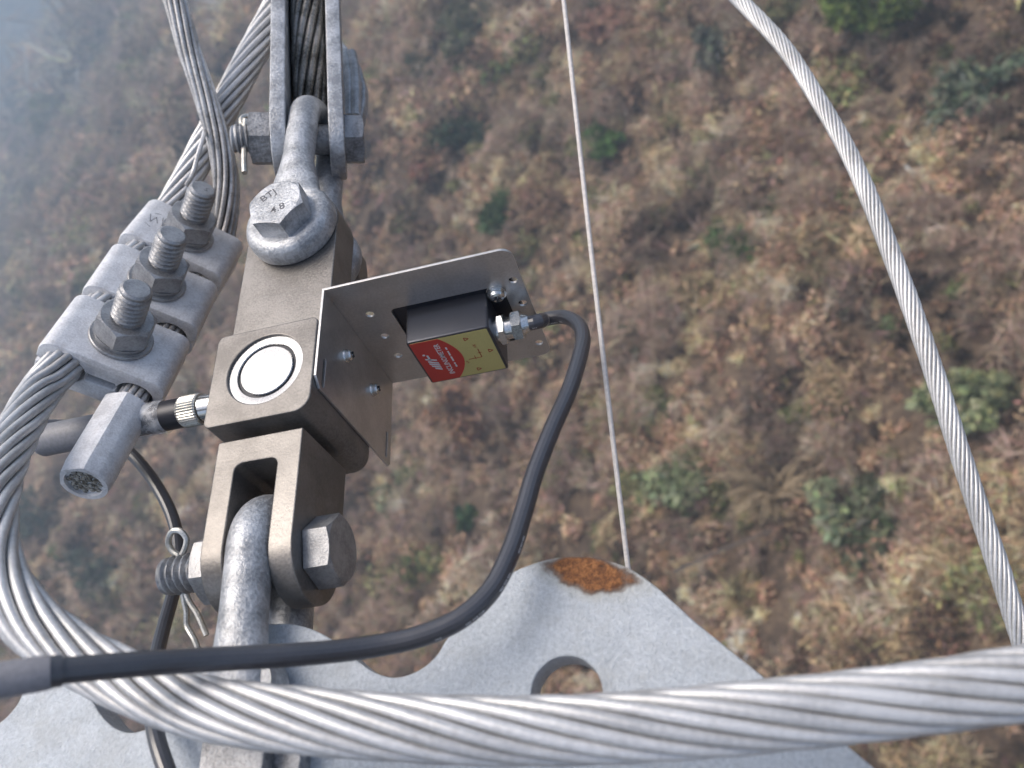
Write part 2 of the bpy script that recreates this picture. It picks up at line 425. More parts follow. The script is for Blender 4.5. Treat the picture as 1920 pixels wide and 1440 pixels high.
def leaves(c, rad, n, size, tint, elong=1.6, jit=.35, flat=.8, up=.4):
    """n leaf quads through an uneven crown: c (3), rad (3) -> verts (4n,3), colours (4n,3)"""
    d = rng.normal(size=(n, 3)); d /= np.linalg.norm(d, axis=1)[:, None]
    d[:, 2] = np.abs(d[:, 2]) * flat + d[:, 2] * (1 - flat)
    lump = 1 + .28 * np.sin(d @ rng.normal(size=3) * 4 + rng.uniform(0, 6)) + .2 * np.sin(d @ rng.normal(size=3) * 8 + rng.uniform(0, 6))
    rr = rng.uniform(.25, 1, n) ** .45 * lump
    p = c + d * np.asarray(rad) * rr[:, None]
    nn = rng.normal(size=(n, 3)); nn[:, 2] += up * 2; nn += d * .6; nn /= np.linalg.norm(nn, axis=1)[:, None]
    t = np.cross(nn, rng.normal(size=(n, 3))); t /= np.linalg.norm(t, axis=1)[:, None]; bb = np.cross(nn, t)
    s = size * rng.uniform(.5, 1.4, n)[:, None]; a = t * s * elong; b = bb * s / elong
    v = np.stack([p - a, p - b * .9 + a * .1, p + a, p + b * 1.1], 1).reshape(-1, 3)
    k = np.asarray(tint)[None] * (1 + jit * rng.normal(size=(n, 1))).clip(.35, 2.0) * (1 + .08 * rng.normal(size=(n, 3)))
    return v, np.repeat(k.clip(.005, .8), 4, 0)
DG, BG_, PG, YG = (.07, .11, .035), (.13, .175, .04), (.23, .25, .135), (.25, .28, .08)
GRP = 'green shrubs on the hillside'; RG = 'rusty brown shrubs on the hillside'; SG = 'pale dry grass tussocks'
STRAW = (.44, .335, .205)
# name, photo place of the middle, width and height there, tint, label, category, group, leaves, leaf size, height factor, leaf elongation
PLANTS = [
    ("evergreen_tree", 1625, 75, 200, 200, BG_, "large bright green tree at the top beyond the curving cable", "tree", None, 3600, .15, .9, 1.3),
    ("grey_green_shrub", 1830, 200, 190, 130, (.14, .16, .105), "sparse grey green shrub below the bright tree near the right edge", "shrub", GRP, 1100, .15, .7, 1.8),
    ("olive_shrub", 1830, 790, 200, 170, PG, "pale green bush crossed by the curving cable at the right edge", "shrub", GRP, 3200, .13, .8, 1.3),
    ("olive_shrub", 1270, 930, 125, 155, PG, "round pale green bush right of the thin white wire", "shrub", GRP, 2600, .11, .9, 1.3),
    ("olive_shrub", 1590, 970, 150, 220, (.185, .20, .12), "tall dull green bush between the pale bush and the curving cable", "shrub", GRP, 2600, .12, .8, 1.5),
    ("dark_shrub", 1130, 295, 80, 95, (.085, .16, .04), "dark green bush beside the upper half of the thin white wire", "shrub", GRP, 1300, .13, .9, 1.4),
    ("dark_shrub", 1375, 470, 85, 115, (.08, .145, .04), "dark green bush in pale grass between the wire and the curving cable", "shrub", GRP, 1400, .12, .9, 1.5),
    ("dark_shrub", 870, 280, 115, 75, (.06, .085, .045), "dark bush right of the upper clevis bolt head", "shrub", GRP, 1200, .14, .8, 1.4),
    ("dark_shrub", 940, 420, 95, 95, (.07, .11, .04), "dark green bush just above the bracket corner", "shrub", GRP, 1200, .13, .8, 1.4),
    ("dark_shrub", 1180, 640, 55, 95, (.07, .12, .05), "narrow dark shrub touching the wire right of the sensor cable", "shrub", GRP, 900, .12, .8, 1.4),
    ("olive_shrub", 755, 915, 105, 155, (.20, .22, .135), "grey green bush below the bracket and right of the lower bolt", "shrub", GRP, 2200, .11, .9, 1.4),
    ("dark_shrub", 875, 970, 42, 75, (.07, .115, .05), "small green shrub left of the hanging sensor cable", "shrub", GRP, 600, .11, .8, 1.4),
    ("yellow_shrub", 1340, 640, 30, 32, YG, "tiny yellow green sprig right of the narrow dark shrub", "shrub", GRP, 240, .09, .8, 1.4),
    ("yellow_shrub", 1490, 785, 52, 48, (.20, .23, .075), "small yellow green shrub above the starburst grass tussock", "shrub", GRP, 420, .10, .8, 1.4),
    ("olive_shrub", 1660, 620, 62, 62, (.11, .135, .065), "small dull shrub right beneath the middle of the curving cable", "shrub", GRP, 600, .11, .8, 1.4),
    ("grey_green_shrub", 880, 80, 115, 155, (.17, .165, .10), "olive brown shrub at the top left of the thin wire", "shrub", GRP, 1700, .16, .8, 1.6),
    ("grey_green_shrub", 1340, 110, 105, 125, (.13, .13, .095), "grey shrub at the top between the thin wire and the cable", "shrub", GRP, 1300, .14, .8, 1.7),
    ("dark_shrub", 800, 130, 62, 95, (.08, .095, .06), "dim green shrub at the top right of the clevis plates", "shrub", GRP, 900, .15, .8, 1.4),
    ("olive_shrub", 90, 985, 130, 130, (.085, .10, .08), "dull dark bush left of the looping thin black cable", "shrub", GRP, 1300, .15, .8, 1.4),
    ("olive_shrub", 210, 1070, 130, 120, (.105, .12, .085), "dull grey green bush between the cable loop and the cotter pin", "shrub", GRP, 1400, .14, .8, 1.4),
    ("rusty_shrub", 875, 800, 135, 155, (.30, .165, .095), "rusty brown leafy shrub below the red and gold label", "shrub", RG, 2000, .11, .8, 1.4),
    ("rusty_shrub", 1120, 850, 72, 72, (.40, .225, .115), "orange brown shrub left of the lower thin wire", "shrub", RG, 700, .11, .7, 1.4),
    ("rusty_shrub", 815, 330, 85, 95, (.30, .16, .11), "reddish shrub right of the upper bolt and below the dark bush", "shrub", RG, 1000, .14, .7, 1.4),
    ("rusty_shrub", 1140, 70, 115, 95, (.31, .18, .125), "reddish brown shrub at the top right of the thin wire", "shrub", RG, 1200, .15, .7, 1.4),
    ("grass_tussock", 1265, 215, 150, 95, STRAW, "pale straw grass right of the upper thin wire", "grass", SG, 900, .14, .5, 3.4),
    ("grass_tussock", 1330, 560, 140, 110, STRAW, "pale grass below the dark bush in mid slope", "grass", SG, 900, .13, .5, 3.4),
    ("grass_tussock", 1560, 490, 190, 150, STRAW, "broad pale grass patch left of the middle of the curving cable", "grass", SG, 1300, .13, .5, 3.4),
    ("grass_tussock", 1800, 1060, 130, 170, (.40, .31, .20), "drooping pale grass by the lower end of the curving cable", "grass", SG, 1200, .13, .5, 3.8),
    ("grass_tussock", 1610, 1190, 170, 130, (.40, .31, .20), "pale grass above the thick front cable near the right edge", "grass", SG, 1200, .12, .5, 3.8),
    ("grass_tussock", 1400, 1130, 90, 110, (.38, .30, .17), "small straw grass patch right of the rusty plate top", "grass", SG, 700, .12, .5, 3.4),
    ("grass_tussock", 1790, 1425, 190, 110, (.42, .33, .21), "pale grass below the thick front cable at the lower right", "grass", SG, 1200, .12, .5, 3.8),
]
SPOT = []
for q in PLANTS:
    p = hit(q[1], q[2]); D = float(-(RC.T @ (p - CW))[2]); SPOT.append((p, q[3] / 2 / F * D, q[4] / 2 / F * D))
SP = np.array([p[:2] for p, _, _ in SPOT]); SR = np.array([max(a, b) * .55 for _, a, b in SPOT])

def field(seed, wl):
    """smooth random field with features about wl metres across, roughly -1..1"""
    q = np.random.default_rng(seed); k = [(math.cos(a) / w, math.sin(a) / w, p) for a, w, p in zip(q.uniform(0, 2 * PI, 9), wl / 2 / PI * q.uniform(.6, 1.8, 9), q.uniform(0, 6.3, 9))]
    return lambda x, y: sum(math.sin(a * x + b * y + c) for a, b, c in k) / 3.2
F_HUE, F_LUM, F_SIZE, F_FINE = field(3, 11), field(5, 6.5), field(8, 8), field(13, 2.6)
# brush kinds: tint, leaf elongation, leaf size factor, height factor
KINDS = {
    'brown': ((.335, .222, .145), 1.5, 1.0, 1.0), 'fawn': ((.44, .305, .20), 1.9, .9, 1.1), 'russet': ((.29, .185, .125), 1.4, 1.05, 1.0),
    'twig': ((.30, .22, .165), 4.2, 1.1, 1.5), 'straw': ((.64, .48, .29), 4.0, 1.15, .9), 'olive': ((.19, .185, .085), 1.4, 1.0, 1.1),
    'pale_twig': ((.50, .395, .29), 5.0, 1.1, 1.6), 'dark': ((.075, .052, .038), 1.6, 1.0, .8), 'green': ((.12, .15, .055), 1.4, .95, 1.0)}
BASEW = {'brown': 5, 'fawn': 3.4, 'russet': 1.3, 'twig': 5, 'straw': 1.3, 'olive': 1.6, 'pale_twig': .9, 'dark': 2.0, 'green': .35}
KN = list(KINDS)
STRAWP = []
for px, py, w in ((1330, 545, 190), (1560, 480, 230), (1455, 900, 190), (1760, 1090, 190), (1620, 1210, 250), (1265, 225, 150), (1150, 400, 120), (1800, 1430, 230), (1400, 1180, 140), (1750, 330, 130), (760, 170, 120), (1240, 700, 130)):
    p = hit(px, py); D = float(-(RC.T @ (p - CW))[2]); STRAWP.append((p[0], p[1], w / 2 / F * D))
V = []; C = []; count = 0
for lo, hi, dens, nl, sz, rad, (ax0, ax1, ay0, ay1) in ((8, 34, 3.4, 180, .062, .50, (-30, GX1, GY0, 60)), (34, 56, 2.3, 140, .085, .62, (-60, GX1, GY0, 110)), (56, 110, .95, 84, .155, .95, (-130, 60, GY0, 190)), (110, 260, .20, 46, .42, 1.8, (-260, 60, GY0, 330)), (260, 1300, .020, 40, 1.6, 5.0, (GX0, 0, 0, GY1))):
    A = (ax1 - ax0) * (ay1 - ay0); n = int(A * dens)
    xs = rng.uniform(ax0, ax1, n); ys = rng.uniform(ay0, ay1, n); zs = terrain(xs, ys)
    P = np.stack([xs, ys, zs], 1); q = (P - CW) @ RC; D = -q[:, 2]
    ok = (D > lo) & (D < hi) & (np.abs(q[:, 0] / np.maximum(D, .1) * F) < 960 * 1.17) & (np.abs(q[:, 1] / np.maximum(D, .1) * F) < 720 * 1.18)
    for p in P[ok]:
        if (np.hypot(SP[:, 0] - p[0], SP[:, 1] - p[1]) < SR).any(): continue
        h, l, z_, fn = F_HUE(p[0], p[1]), F_LUM(p[0], p[1]), F_SIZE(p[0], p[1]), F_FINE(p[0], p[1])
        st_ = max([0] + [1 - math.hypot(p[0] - a, p[1] - b) / r for a, b, r in STRAWP if abs(p[0] - a) < r])
        w = dict(BASEW)
        w['straw'] += 28 * st_ + max(0, h) * 1.5; w['pale_twig'] += 2.5 * st_ + max(0, -h) * 1.5
        w['russet'] += max(0, h - .4) * 3.5; w['dark'] += max(0, -l) * 6; w['olive'] += max(0, -h - .3) * 5; w['twig'] += max(0, -h) * 5
        ww = np.array([w[k] for k in KN]); k = KN[rng.choice(len(KN), p=ww / ww.sum())]
        tint, e_, sf, hf_ = KINDS[k]
        if fn < -.8 and rng.random() < .35: continue                       # open gaps where the ground shows
        tint = np.array(tint) * (1 + .3 * l) * 1.1 * rng.uniform(.75, 1.3)
        r = rad * rng.choice([.5, .8, 1.1, 1.7], p=[.3, .35, .22, .13]) * (1 + .35 * z_)
        v, c = leaves(p + np.array([0, 0, r * .3 * hf_]), (r, r, r * hf_ * rng.uniform(.6, 1.4)), int(nl * (r / rad) ** 1.35 * rng.uniform(.7, 1.3)), sz * sf * rng.uniform(.85, 1.25), tint, e_ * rng.uniform(.8, 1.2), .38)
        V.append(v); C.append(c); count += 1
V = np.concatenate(V); C = np.concatenate(C)
tag(np_mesh("dry_scrub", V, np.arange(len(V)).reshape(-1, 4), LEAF, col=C), 'mass of brown leafless winter scrub covering the hillside', 'scrub', kind='stuff')
print("scrub", count, len(V) // 4)

def plant(q, spot):
    name, _, _, _, _, tint, label, cat, group, n, size, tall, elong = q; p, R, H_ = spot
    e = bpy.data.objects.new(name, None); COL.objects.link(e); e.location = Vector(p); tag(e, label, cat, group)
    vs = []; cs = []; lobes = max(4, int(6 + R * 1.5)); st = min(1.6, H_ / R)
    for i in range(lobes):
        a = rng.uniform(0, 2 * PI); rr = R * math.sqrt(rng.uniform(.02, .55))
        c = np.array([math.cos(a) * rr, math.sin(a) * rr * st, min(R, H_) * tall * rng.uniform(.35, 1.15)])
        lr = R * rng.uniform(.30, .5)
        v, k = leaves(c, (lr, lr * min(1.4, st), lr * .8), n // lobes, size * rng.uniform(.85, 1.2), np.array(tint) * rng.uniform(.6, 1.4), elong, .32, flat=.5)
        vs.append(v); cs.append(k)
    v = np.concatenate(vs)
    np_mesh("blades" if cat == "grass" else "crown", v, np.arange(len(v)).reshape(-1, 4), LEAF if cat == "grass" or name[:2] == "ru" else GREEN, e, np.concatenate(cs))
    g = G()
    for i in range(4):
        a = rng.uniform(0, 2 * PI); tip = np.array([math.cos(a) * R * .5, math.sin(a) * R * .5 * st, min(R, H_) * tall * .8])
        pth, _ = spline([(0, 0, -.4), tuple(tip * .4 + rng.normal(size=3) * R * .05), tuple(tip)], max(.15, R * .2))
        g.add(tube(pth, np.linspace(.04 + R * .03, .012, len(pth)), 6))
    me = bpy.data.meshes.new("stem"); me.from_pydata([tuple(x) for x in g.v], [], g.f); me.materials.append(BARK); finish(me)
    o = bpy.data.objects.new("stalk" if cat == "grass" else "stem", me); COL.objects.link(o); o.parent = e
for q, spt in zip(PLANTS, SPOT): plant(q, spt)

def starburst(px, py, w, tint, label, n):
    p = hit(px, py); D = float(-(RC.T @ (p - CW))[2]); R = w / 2 / F * D
    e = bpy.data.objects.new("grass_tussock", None); COL.objects.link(e); e.location = Vector(p); tag(e, label, "grass", SG)
    vs = []; qs = []; cs = []
    for i in range(n):
        a = rng.uniform(0, 2 * PI); l = R * rng.uniform(.25, 1.2) * (1 + .45 * math.sin(a * 2 + 1.5)); el = rng.uniform(.35, 1.3)
        d = np.array([math.cos(a) * math.cos(el * .8), math.sin(a) * math.cos(el * .8), math.sin(el)])
        side = np.array([-math.sin(a), math.cos(a), 0]) * R * .02 * rng.uniform(.7, 1.6)
        off = np.append(rng.normal(size=2) * R * .16, .2)
        b0 = d * R * .05 + off; m = d * l * .6 + np.array([0, 0, l * .12]) + off; t = d * l + np.array([0, 0, -l * .25]) + off + rng.normal(size=3) * R * .06
        k = len(vs); vs += [b0 - side, b0 + side, m + side, m - side, t + side * .3, t - side * .3]
        qs += [(k, k+1, k+2, k+3), (k+3, k+2, k+4, k+5)]; cs += [np.array(tint) * rng.uniform(.45, 1.3)] * 6
    np_mesh("blades", np.array(vs), np.array(qs), LEAF, e, np.array(cs).clip(0, .8))
starburst(1455, 930, 165, (.36, .275, .175), "large starburst tussock of pale grass right of the round bush", 380)
bp, _ = spline([hit(1448, 1018) + np.array([0, 0, 1.2]), hit(1360, 1054) + np.array([0, 0, 1.3]), hit(1270, 1092) + np.array([0, 0, 1.2])], .4)
g = G(); g.add(tube(bp / K, np.linspace(.04, .07, len(bp)) / K, 6))
tag(g.build("bare_branch", BARK), "thin bare grey branch lying right of the rusty plate top", "branch")

# ================================================================= LOAD CELL
ZS = -12.5
t = thing("load_cell", "square satin metal load cell block with round polished cap and forked end", "load cell", (0, 0, -40))
part("block", prism(rrect(-40, -37, 40, 41, (5, 12, 5, 6)), -98, 0, [circ(2, 4, 29, 64)], .9), SATIN, t)
ring = lathe([(29.6, -4), (29.2, -2.2), (28, -2.2), (22.9, -2.6), (22.4, -3.4), (22.2, -7), (20.0, -7), (0, -7)], 72)
ringo = part("cap_ring", ring, POLISH, t, Matrix.Translation((2, 4, 0)), 25)
part("gap_shade_ring", lathe([(22.3, -6.5), (22.3, -4.2), (20.2, -4.2), (20.2, -6.5)], 72), BLACK, t, Matrix.Translation((2, 4, 0)))  # black ring added to darken the gap around the cap, not a real seal
part("cap", lathe([(20.3, -8), (20.3, -3.0), (19.8, -2.4), (0, -2.2)], 72), POLISH, t, Matrix.Translation((2, 4, 0)), 25)
lug = [(-38, 30), (41.5, 30)] + [(1.75 + 39.75 * math.cos(i / 20 * PI), 150 + 39.75 * math.sin(i / 20 * PI)) for i in range(21)]
part("lug", prism(lug, -44, ZS, (), .9), SATIN, t)
part("neck", lathe([(0, 0), (19, 0), (19, 30), (0, 30)], 40), SATIN, t, frame((0, -62, -43), (1, 0, 0), (0, 0, -1), (0, 1, 0)))
# fork: front outline with slot, intersected with the side profile
fo = [(-31.8, -170), (-16.3, -170)] + [(-16.3 + 6 * (1 - math.cos(i / 6 * PI / 2)), -70 + 6 * math.sin(i / 6 * PI / 2)) for i in range(7)] + \
     [(15.4 - 6 * (1 - math.sin(i / 6 * PI / 2)), -70 + 6 * math.cos(i / 6 * PI / 2)) for i in range(7)] + [(15.4, -170), (31.8, -170), (31.8, -45.2), (-31.8, -45.2)]
si = [(-45.0, -9), (-45.0, -77), (-122, -77)] + [(-122 - 34 * math.sin(i / 24 * PI), -43 - 34 * math.cos(i / 24 * PI)) for i in range(1, 25)]
fork = boolean(prism(fo, -120, 40), xf(prism(si, -60, 60), YZX()), 'INTERSECT', .8)
part("fork", fork, SATIN, t, None, 21)

# ---- clevis bolt through the fork
t = thing("clevis_bolt", "hex bolt through the forked end of the load cell with split cotter pin", "bolt", (0, -122, -43))
AX = frame((0, -122, -43), (0, 1, 0), (0, 0, 1), (1, 0, 0))
part("head", hexa(24, 18, n=60, ph=math.radians(14)), BOLT, t, AX @ Matrix.Translation((0, 0, 32.5)))
part("shank", lathe([(0, -33), (13.5, -33), (13.5, 33), (0, 33)], 32), BOLT, t, AX)
part("nut", hexa(24, 16, True, True, 12, 60, ph=math.radians(2)), BOLT, t, AX @ Matrix.Translation((0, 0, -49)))
part("thread", thread(13.6, 34, 5.4, 3.0), BOLT, t, AX @ Matrix.Rotation(PI, 4, 'X') @ Matrix.Translation((0, 0, 46)))
cx = -68.0
loop = [(cx - 1.2, 0, 13), (cx - 5.5, 0, 17), (cx - 7.5, 0, 23), (cx - 3.5, 0, 29.5), (cx + 2.5, 0, 29), (cx + 6.5, 0, 23), (cx + 4.5, 0, 17), (cx + 1.5, 0, 13)]
def pin_path(pts, rot):     # x along bolt axis, third coordinate along the pin
    c, s = math.cos(rot), math.sin(rot)
    return [(p[0], -122 + p[2] * c - p[1] * s, -43 + p[2] * s + p[1] * c) for p in pts]
pr = math.radians(28)
lp, _ = spline(pin_path(loop, pr), 1.2)
cp = part("cotter_pin", tube(lp, 2.1, 8), PINM, t)
for pts in ([(cx - 1.2, 0, 14), (cx - 1.2, 0, -16), (cx - .5, 0, -26), (cx - 1.5, 0, -34), (cx + 5, 3, -44), (cx + 8, 4, -52)], [(cx + 1.5, 0, 14), (cx + 1.5, 0, -15), (cx + 9, 2, -28), (cx + 15, 4, -42)]):
    lp, _ = spline(pin_path(pts, pr), 1.5); part("cotter_leg", tube(lp, 2.0, 8), PINM, t)

# ---- inclinometer bracket
t = thing("mounting_bracket", "thin bent stainless bracket screwed to the right side of the load cell block", "bracket", (41, 65, -60))
slots = [rrect(-5, -15.5, 1.2 - 5 + 9, -12.5, 1.4, 4), rrect(-8, -127, 6, -124.5, 1.2, 4)]
slot1 = rrect(-14, -13.5, 10, -9.5, 1.9, 4); slot2 = rrect(-12, -126.5, 12, -123.5, 1.4, 4)
wing = [(65.0, -1.0), (65.0, -134), (-14, -134), (-17, -131), (-17, -8), (-10, -1.0)]
part("wing", prism(wing, 40.3, 42.3, [slot1, slot2], .25), PLATE, t, YZX())
ca, cb = (-38.5, 78.5), (-42, 168)
pan = rrect(-132, 40.5, 1.0, 184.5, (0, 9, 9, 0), 6)      # local x = world z, local y = world x
pan = [(-134, 40.5), (-1.0, 40.5)] + [( -1.0 - 9 + 9 * math.cos(a_), 184.5 - 9 + 9 * math.sin(a_)) for a_ in np.linspace(0, PI / 2, 7)] + [(-128 + 8 * math.cos(a_), 184.5 - 8 + 8 * math.sin(a_)) for a_ in np.linspace(PI / 2, PI, 7)]
cut = rrect(-108, 79, -38, 168, 4, 4)
hol = [circ(z, x, 3.4, 20) for x, z in ((62.3, -38.4), (62.3, -68), (62.3, -96.5), (177.8, -35), (177.8, -63.5), (177.8, -118))]
part("panel", prism(pan, 65.2, 67.2, [cut] + hol, .25), PLATE, t, XZY())
for z in (-42.2, -92.4):
    M0 = frame((42.3, 33, z), (0, 1, 0), (0, 0, 1), (1, 0, 0))
    s = part("screw", lathe([(0, 6.2), (.9, 6.2), (1.3, 5.2), (2.4, 6.0), (3.6, 5.4), (4.3, 4.2), (4.5, 2.6), (4.5, 1.4), (5.2, 1.4), (5.6, .2), (5.6, 0), (0, 0)], 28), CHROME, t, M0)
    sub(part("cross_slot", prism([(-.5, -2.6), (.5, -2.6), (.5, -.5), (2.6, -.5), (2.6, .5), (.5, .5), (.5, 2.6), (-.5, 2.6), (-.5, .5), (-2.6, .5), (-2.6, -.5), (-.5, -.5)], 5.6, 6.35), BLACK, t, M0), s)

# ---- inclinometer
t = thing("inclinometer", "black box inclinometer with red and gold label on a steel bracket", "sensor", (122, 67, -73))
YB = 35.0
part("housing", prism(rrect(-103, 89.5, -44.5, 154.5, 2.5, 4), YB, 69, (), 1.2), HOUSE, t, XZY())
part("flange", prism(rrect(-112, 74, -34, 176, 3, 4), 67.6, 73, (), .6), BLACK, t, XZY())
M0 = frame((162.5, 67.4, -44), (1, 0, 0), (0, 0, 1), (0, -1, 0))
s = part("screw", lathe([(0, 9.5), (1, 9.5), (1.4, 8.6), (3.4, 9.2), (5.2, 8.2), (6.0, 6.4), (6.0, 4.4), (7.4, 4.4), (7.4, 2.6), (7.0, 2.4), (7.8, 1.6), (7.8, 0), (0, 0)], 32), CHROME, t, M0)
sub(part("cross_slot", prism([(-.7, -3.4), (.7, -3.4), (.7, -.7), (3.4, -.7), (3.4, .7), (.7, .7), (.7, 3.4), (-.7, 3.4), (-.7, .7), (-3.4, .7), (-3.4, -.7), (-.7, -.7)], 8.6, 9.7), BLACK, t, M0), s)
# label: local x = along +z (reading direction), local y = -x (up), normal = -y
ML = frame((122, YB - .15, -73.75), (0, 0, 1), (-1, 0, 0), (0, -1, 0))
lab = part("label", prism(rrect(-27.2, -30.5, 27.2, 30.5, 1.2, 3), -.1, .1), GOLD, t, ML)
arc = [(-27.2, 30.5), (-27.2, 8)] + [(-27.2 + 54.4 * i / 20, 8 - 11.5 * math.sin(i / 20 * PI) ** .85) for i in range(1, 20)] + [(27.2, 8), (27.2, 30.5)]
sub(part("red_field", prism(arc, .12, .2), RED, t, ML), lab)
def ink(txt, size, x, y, mat, bold=0, rot=0): return sub(part("lettering", text_vf(txt, size, .02, bold), mat, t, ML @ Matrix.Translation((x, y, .26)) @ Matrix.Rotation(rot, 4, 'Z')), lab)
ink("INCLINOMETER", 5.9, 0.5, 11.2, WHITEINK, .09)
logo = G()
for x_, l_ in ((-12.5, 5.0), (-9.6, 6.6), (-6.7, 7.4), (-3.8, 7.4)): logo.add(prism([(x_, 17.0), (x_ + 2.0, 17.0), (x_ + 2.0 + l_ * .55, 17.0 + l_), (x_ + l_ * .55, 17.0 + l_)], .22, .3), ML)
logo.add(prism([(.4, 17.2), (2.2, 17.2), (5.9, 25.4), (4.1, 25.4)], .22, .3), ML); logo.add(prism([(1.6, 21.4), (9.4, 21.4), (9.9, 23.0), (2.3, 23.0)], .22, .3), ML)
logo.add(prism(circ(10.6, 24.6, 1.1, 12), .22, .3), ML)
sub(logo.build("logo_mark", WHITEINK, t), lab)
dash = G()
for i, w_ in enumerate((3.2, 2.0, 4.0, 2.6, 3.6, 2.2, 3.0)): dash.add(prism([(-12 + i * 4.0, 4.7), (-12 + i * 4.0 + w_, 4.7), (-12 + i * 4.0 + w_, 6.0), (-12 + i * 4.0, 6.0)], .22, .27), ML)
sub(dash.build("small_print", WHITEINK, t), lab)
dia = G()
def bar(x0, y0, x1, y1, w=.7):
    d = Vector((x1 - x0, y1 - y0)); l = d.length; nrm = Vector((-d.y, d.x)) / l * w / 2
    dia.add(prism([(x0 + nrm.x, y0 + nrm.y), (x0 - nrm.x, y0 - nrm.y), (x1 - nrm.x, y1 - nrm.y), (x1 + nrm.x, y1 + nrm.y)], .12, .18), ML)
bar(-6, -17.0, -6, -6.5); bar(-6, -17, 5, -17); bar(0, -18.5, 0, -15.5); bar(-2.5, -12, -7.5, -12, .5)
for x, y in ((-21, -10), (20, -12), (0, -25.5), (0, 1.0)):
    for a in range(3):
        p, q = [(x + 2.2 * math.cos(b), y + 2.2 * math.sin(b)) for b in (a * 2 * PI / 3 + .5, (a + 1) * 2 * PI / 3 + .5)]
        bar(*p, *q, .8)
sub(dia.build("axis_diagram", REDINK, t), lab)
ink("+X", 3.4, 9.5, -16.0, REDINK, .05); ink("+Y", 3.4, -9, -5.0, REDINK, .05)
# cable gland on the right end of the housing
MG = frame((154.5, 50, -70), (0, 1, 0), (0, 0, 1), (1, 0, 0))
g = part("cable_gland", lathe([(0, -1), (10.5, -1), (10.5, 2.5), (9, 2.5), (9, 17), (8.4, 20), (7.2, 24), (6.4, 26), (0, 26)], 36), CHROME, t, MG)
sub(part("gland_nut", hexa(13, 5.5, True, True, 6, 48, .3), CHROME, t, MG @ Matrix.Translation((0, 0, 2.2))), g)
sub(part("gland_cap", hexa(12.4, 8, True, True, 5, 48, .1), CHROME, t, MG @ Matrix.Translation((0, 0, 13))), g)

# ---- sensor cable
t = thing("sensor_cable", "glossy black cable looping from the inclinometer gland down to the left edge", "cable", Pd(1000, 890, 500))
gl = np.array([154.5 + 22, 50, -70])
pts = [gl, gl + np.array([12, 0, 0])] + [Pd(*p) for p in ((1020, 599, 655), (1054, 594, 645), (1082, 606, 622), (1093, 634, 595), (1086, 672, 570), (1066, 735, 540), (1035, 805, 515), (1002, 890, 490), (980, 965, 470), (955, 1040, 450), (920, 1107, 435), (870, 1155, 425), (800, 1189, 420), (700, 1212, 416), (550, 1228, 400), (400, 1236, 385), (250, 1246, 365), (110, 1258, 350))]
pth, _ = spline(pts, 4); part("sheath", tube(pth, 5.8, 16), RUBBER, t)
cl, _ = spline([Pd(116, 1257, 351), Pd(98, 1259.5, 349), Pd(84, 1261.5, 347.5)], 1); part("collar", tube(cl, 6.9, 18), RUBBER, t)
pth2, _ = spline([Pd(96, 1260, 348.5), Pd(0, 1275, 340), Pd(-130, 1296, 330)], 4)
part("heat_shrink_sleeve", tube(pth2, np.concatenate([[7.2], np.full(len(pth2) - 1, 7.6)]), 18), SLEEVE, t)
T_, N_, B_ = frames(pth)
QP = (pth - CAM) @ RC; PX = 960 + F * QP[:, 0] / -QP[:, 2]; PY = 720 - F * QP[:, 1] / -QP[:, 2]
marks = G()
def mark(i, side, wd=.5):
    vdir = CAM - pth[i]; vdir /= np.linalg.norm(vdir); s_ = np.cross(T_[i], vdir); s_ /= np.linalg.norm(s_)
    nv = np.cross(s_, T_[i]); nv /= np.linalg.norm(nv); nv = nv if nv @ vdir > 0 else -nv
    def lowness(sg):
        q_ = RC.T @ (pth[i] + s_ * sg * 5 - CAM); return (720 - F * q_[1] / -q_[2]) + side * (960 + F * q_[0] / -q_[2])
    sg = 1 if lowness(1) > lowness(-1) else -1
    dn = nv * .66 + s_ * sg * .75; dn /= np.linalg.norm(dn); sd = np.cross(T_[i], dn)
    for k in range(3):
        c0 = pth[i] + dn * 5.9 + T_[i] * (k - 1) * 1.25; l = rng.uniform(.25, .5)
        marks.add(([tuple(c0 + T_[i] * a_ + sd * b_) for a_, b_ in ((-l, -wd), (l, -wd), (l, wd), (-l, wd))], [(0, 1, 2, 3)]))
for i in range(2, len(pth) - 2):
    near = PY[i] < 610 and 990 < PX[i] < 1062; low = 985 < PY[i] < 1185 and PX[i] < 975 and PX[i] > 800
    if (near and i % 4 != 3) or (low and (i // 3) % 2): mark(i, 0 if near else 1)
tag(marks.build("printed_marks", WHITEINK, t), kind='stuff')

# ================================================================= UPPER SHACKLE
BX, BY = 6.0, 145.0; UB = np.array([8.0, 276.0, -29.0])
t = thing("upper_shackle", "galvanised bow shackle bolted to the top lug of the load cell", "shackle", (BX, BY, -29))
RS = 13.2
def u_path(x0, y0, x1, ytop, z1, z2, sgn=1):
    rho = (z1 - z2) / 2; zc = (z1 + z2) / 2; pts = []
    for k in np.linspace(0, 1, 7): pts.append((x0 + (x1 - x0) * k, y0 + (ytop - y0) * k, z1))
    for a in np.linspace(0, PI, 15)[1:-1]: pts.append((x1, ytop + sgn * rho * math.sin(a), zc + rho * math.cos(a)))
    for k in np.linspace(1, 0, 7): pts.append((x0 + (x1 - x0) * k, y0 + (ytop - y0) * k, z2))
    return pts
def shackle_body(path, r, ear_r, up):
    """round bar that flattens and widens into the ears at both ends"""
    p, s = spline(path, 3); L = s[-1]; sq = []
    T, N, B = frames(p)
    for i in range(len(p)):
        d = min(s[i], L - s[i]); k = max(0, 1 - d / (ear_r * 1.9)); k = k * k * (3 - 2 * k)
        wx = 1 + k * .95; wz = 1 - k * .18
        nx = abs(N[i][0]); sq.append((wx if nx > .7 else wz, wz if nx > .7 else wx))
    return p, sq
